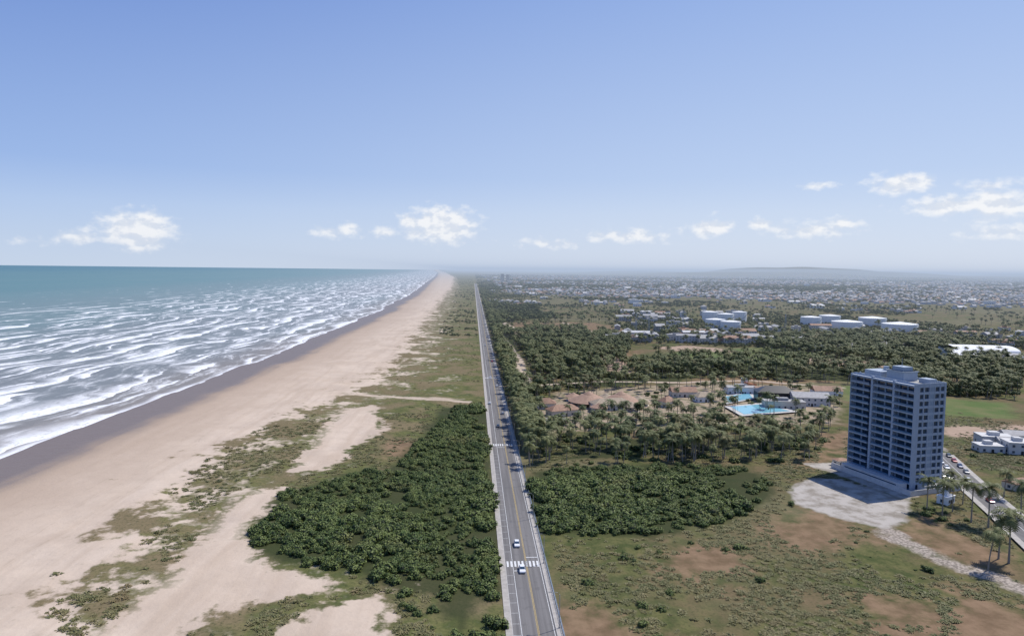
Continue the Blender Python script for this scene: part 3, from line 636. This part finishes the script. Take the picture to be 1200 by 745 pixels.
# palms
x,y=inpoly(PALMS,6.0); k=(fbm(x,y,25,51)>.36); x,y=x[k],y[k]
x2,y2=inpoly(RESORT,13); n=1300; y3=np.exp(rng.uniform(math.log(330),math.log(3000),n)); x3=26+rng.exponential(1,n)*(5+y3*.016)
A_=[inpoly(f,8) for f in FOREST[:3]]; x4,y4=cat(*A_)
n=5000; y5=np.exp(rng.uniform(math.log(600),math.log(2600),n)); x5=27+rng.uniform(0,1,n)*(y5*.95+100); k=(fbm(x5,y5,140,91)>.52)&(union(GRASS+DIRT,x5,y5,20)<-3)&(sdf(RESORT,x5,y5,20)<0); x5,y5=x5[k],y5[k]
X_=np.concatenate([x,x2,x3,x4,x5]);Y_=np.concatenate([y,y2,y3,y4,y5]); k=clear(X_,Y_)&(union(PATHS[2:],X_,Y_,6)<-1); X_,Y_=X_[k],Y_[k]; scatter('palm_grove',X_,Y_,rng.uniform(.7,1.15,len(X_)),C_pm,0)
x,y=inpoly(PALMS,6.5); k=clear(x,y)&(fbm(x,y,18,55)>.50); x,y=x[k],y[k]; x2,y2=inpoly(RESORT,17); k=clear(x2,y2); x2,y2=x2[k],y2[k]
X_=np.concatenate([x,x2]);Y_=np.concatenate([y,y2]); scatter('grove_understorey',X_,Y_,rng.uniform(.6,1.3,len(X_)),C_sh,-.2)
# woodland
A_=[inpoly(f,6.8) for f in FOREST]; x,y=cat(*A_); k=(fbm(x,y,50,61)>.49)&clear(x,y)&(sdf(RESORT,x,y,20)<-2)&(union(DIRT,x,y,20)<-5)&(union(PATHS[2:],x,y,8)<-4); x,y=x[k],y[k]
scatter('woodland',x,y,rng.uniform(.5,1.15,len(x)),C_tr,-.3)
# open country scatter
n=62000; y=np.exp(rng.uniform(math.log(480),math.log(11000),n)); x=27+rng.uniform(0,1,n)*(y*.95+100)
m=fbm(x,y,120,71)*.6+fbm(x,y*.45,520,72)*.4+np.clip((y-3000)/30000,0,.06)
k=(m+rng.uniform(-.05,.05,n)>.532)&clear(x,y)&(union(GRASS+DIRT+BROWN,x,y,20)<-3)&(sdf(RESORT,x,y,20)<-4)&(union(PATHS[2:],x,y,10)<-7)
k&=(rng.uniform(0,1,n)>town(x,y)*.4)
xt,yt=x[k],y[k]; scatter('distant_trees',xt,yt,rng.uniform(.5,1.0,len(xt))*np.clip(yt/1800,.6,2.2),C_far,-.5,np.clip(1.15-yt/9000,.6,1))
n=1600; y=np.exp(rng.uniform(math.log(900),math.log(9000),n)); x=vegl(y)+30+rng.uniform(0,1,n)*np.maximum(5-vegl(y)-30,5); k=(x<7)&(fbm(x,y,50,3)>.5); x,y=x[k],y[k]
scatter('roadside_scrub',x,y,rng.uniform(.2,.5,len(x)),C_far,-.3)
# town
n=18000; y=np.exp(rng.uniform(math.log(1500),math.log(12000),n)); x=40+rng.uniform(0,1,n)*(y*.95)
k=(rng.uniform(0,1,n)<town(x,y)*.85)|((fbm(x,y,260,77)>.68)&(rng.uniform(0,1,n)<.4)); x,y=x[k],y[k]; x=np.round(x/16)*16+rng.uniform(-3,3,len(x)); y=np.round(y/24)*24+rng.uniform(-3,3,len(y))
k=(x>32); x,y=x[k],y[k]
scatter('town_houses',x,y,rng.uniform(.8,1.35,len(x))*np.clip(y/3500,1,1.4),C_ho,0,None,True)
n=170; y=np.exp(rng.uniform(math.log(1700),math.log(9000),n)); x=60+rng.uniform(0,1,n)*(y*.9); scatter('town_sheds',x,y,rng.uniform(1.6,3.6,n),C_wh,0,np.full(n,.55),True)
# palms by the side street
pm=[o.data for o in C_pm.objects]
for i,(u,v,h) in enumerate([(1086,600,1),(1104,606,1.05),(1116,600,.9),(1138,612,1.1),(1158,618,1.15),(1112,588,.9),(1170,655,1.05),(1182,660,1.25),(1158,668,.95),(1196,606,1),(1176,585,.9),(1128,592,.8)]):
    x,y=P(u,v); o=bpy.data.objects.new('coconut_palm',pm[i%6]); o.location=(x,y,g0(x,y)); o.rotation_euler=(0,0,i*1.7); o.scale=(h*1.12,)*3; COL.objects.link(o)
b=MB()
x,y=inpoly(PL([(632,492),(700,488),(715,500),(640,502)]),8)
for i in range(len(x)):
    b.cyl((x[i],y[i]),1.9,.1,2.2,3.0,8); b.cyl((x[i],y[i]),.05,.05,-.5,2.3,5)
b.obj('thatched_parasols',M_thatch)
# ------------------------------------------------------------ haze over the land
m=bpy.data.materials.new('haze'); m.use_nodes=True; t=NT(m.node_tree); sg=1/9800
ab=t.n('ShaderNodeVolumeAbsorption',{'Color':(0,0,0),'Density':sg}); em=t.n('ShaderNodeEmission',{'Color':(.45,.54,.70),'Strength':sg})
ad=t.n('ShaderNodeAddShader'); t.t.links.new(ab.outputs[0],ad.inputs[0]); t.t.links.new(em.outputs[0],ad.inputs[1]); o=t.n('ShaderNodeOutputMaterial'); t.t.links.new(ad.outputs[0],o.inputs['Volume'])
b=MB(); b.box(-900,50000,650,50000,-30,150); hz=b.obj('haze',m)
# ------------------------------------------------------------ sky and sun
az=math.radians(62); el=math.radians(56)
w=bpy.data.worlds.new('World'); S.world=w; w.use_nodes=True; t=NT(w.node_tree)
sky=t.n('ShaderNodeTexSky',sky_type='NISHITA',sun_disc=False,sun_elevation=el,sun_rotation=az,altitude=0,air_density=1.0,dust_density=.4,ozone_density=3.0)
g=t.n('ShaderNodeTexCoord').outputs['Generated']; dx,dy,dz=t.xyz(g); A=t.m('ARCTAN2',dx,dy); Ee=t.m('ARCSINE',dz); v2=t.comb(A,Ee)
ns=t.n('ShaderNodeVectorMath',{0:sky.outputs[0],1:(.1,.1,.1)},operation='MULTIPLY').outputs[0]
r=t.ss(t.m('ADD',t.m('MULTIPLY',dx,math.sin(az)),t.m('MULTIPLY',dy,math.cos(az))),-.35,1.0)
hz_=t.mix(r,(.59,.70,.87),(.71,.77,.89)); md_=t.mix(r,(.35,.51,.85),(.56,.68,.90)); tp=t.mix(r,(.100,.210,.61),(.29,.44,.82))
gr=t.mix(t.ss(Ee,-.01,.13,0,1,'LINEAR'),hz_,md_); gr=t.mix(t.ss(Ee,.08,.43,0,1,'LINEAR'),gr,tp); gr=t.mix(t.ss(Ee,.4,1.5,0,1),gr,(.07,.15,.42))
skyc=t.mix(.9,ns,gr)
cur=None
CL=[(163,270,36,20,1.45),(95,278,20,9,.95),(35,281,20,6,.6),(517,264,44,21,1.45),(480,259,16,10,1.1),(452,273,18,7,.9),(400,271,36,10,.75),(640,285,44,8,.65),(740,277,58,10,.8),(835,267,24,12,1.1),(890,262,16,8,.9),(950,269,46,10,.9),(987,263,18,9,1.0),(1055,215,32,11,1.25),(1122,240,50,11,1.15),(1168,239,26,15,1.4),(955,218,24,5,.7),(1160,218,30,6,.75),(1185,272,40,9,.75)]
for (u,v,wu,hv,st) in CL:
    d=ray(u,v).normalized(); a_=math.atan2(d.x,d.y); e_=math.asin(d.z); iw=F/(wu*1.35); ih=F/(hv*1.4)
    q1=t.n('ShaderNodeVectorMath',operation='MULTIPLY_ADD'); t.set(q1.inputs[0],v2); q1.inputs[1].default_value=(iw,ih,0); q1.inputs[2].default_value=(-a_*iw,-e_*ih,0)
    q2=t.n('ShaderNodeVectorMath',operation='LENGTH'); t.set(q2.inputs[0],q1.outputs[0]); r=t.m('MULTIPLY_ADD',q2.outputs['Value'],-st,st)
    cur=r if cur is None else t.m('MAXIMUM',cur,r)
cn=t.noise(t.n('ShaderNodeVectorMath',{0:v2,1:(48,75,1)},operation='MULTIPLY').outputs[0],1,6,.5)
cn2=t.noise(t.n('ShaderNodeVectorMath',{0:t.comb(t.m('ADD',A,-.004),t.m('ADD',Ee,-.007)),1:(48,75,1)},operation='MULTIPLY').outputs[0],1,4,.5)
al=t.ss(t.m('ADD',cur,t.m('MULTIPLY',t.m('SUBTRACT',cn,.5),1.7)),.12,.95)
al=t.m('MULTIPLY',al,.92)
shd=t.ss(t.m('SUBTRACT',cn,cn2),-.12,.10)
cc=t.mix(shd,(.72,.77,.86),(.93,.94,.96))
fc=t.mix(al,skyc,cc)
b1=t.n('ShaderNodeBackground',{'Color':fc,'Strength':1.0}); o=t.n('ShaderNodeOutputWorld'); t.t.links.new(b1.outputs[0],o.inputs[0])
sl=bpy.data.lights.new('sun','SUN'); sl.energy=4.5; sl.angle=math.radians(.53); sl.color=(1,.955,.89); so=bpy.data.objects.new('sun',sl); COL.objects.link(so)
sd=Vector((math.cos(el)*math.sin(az),math.cos(el)*math.cos(az),math.sin(el))); so.rotation_euler=sd.to_track_quat('Z','Y').to_euler(); so.location=sd*500
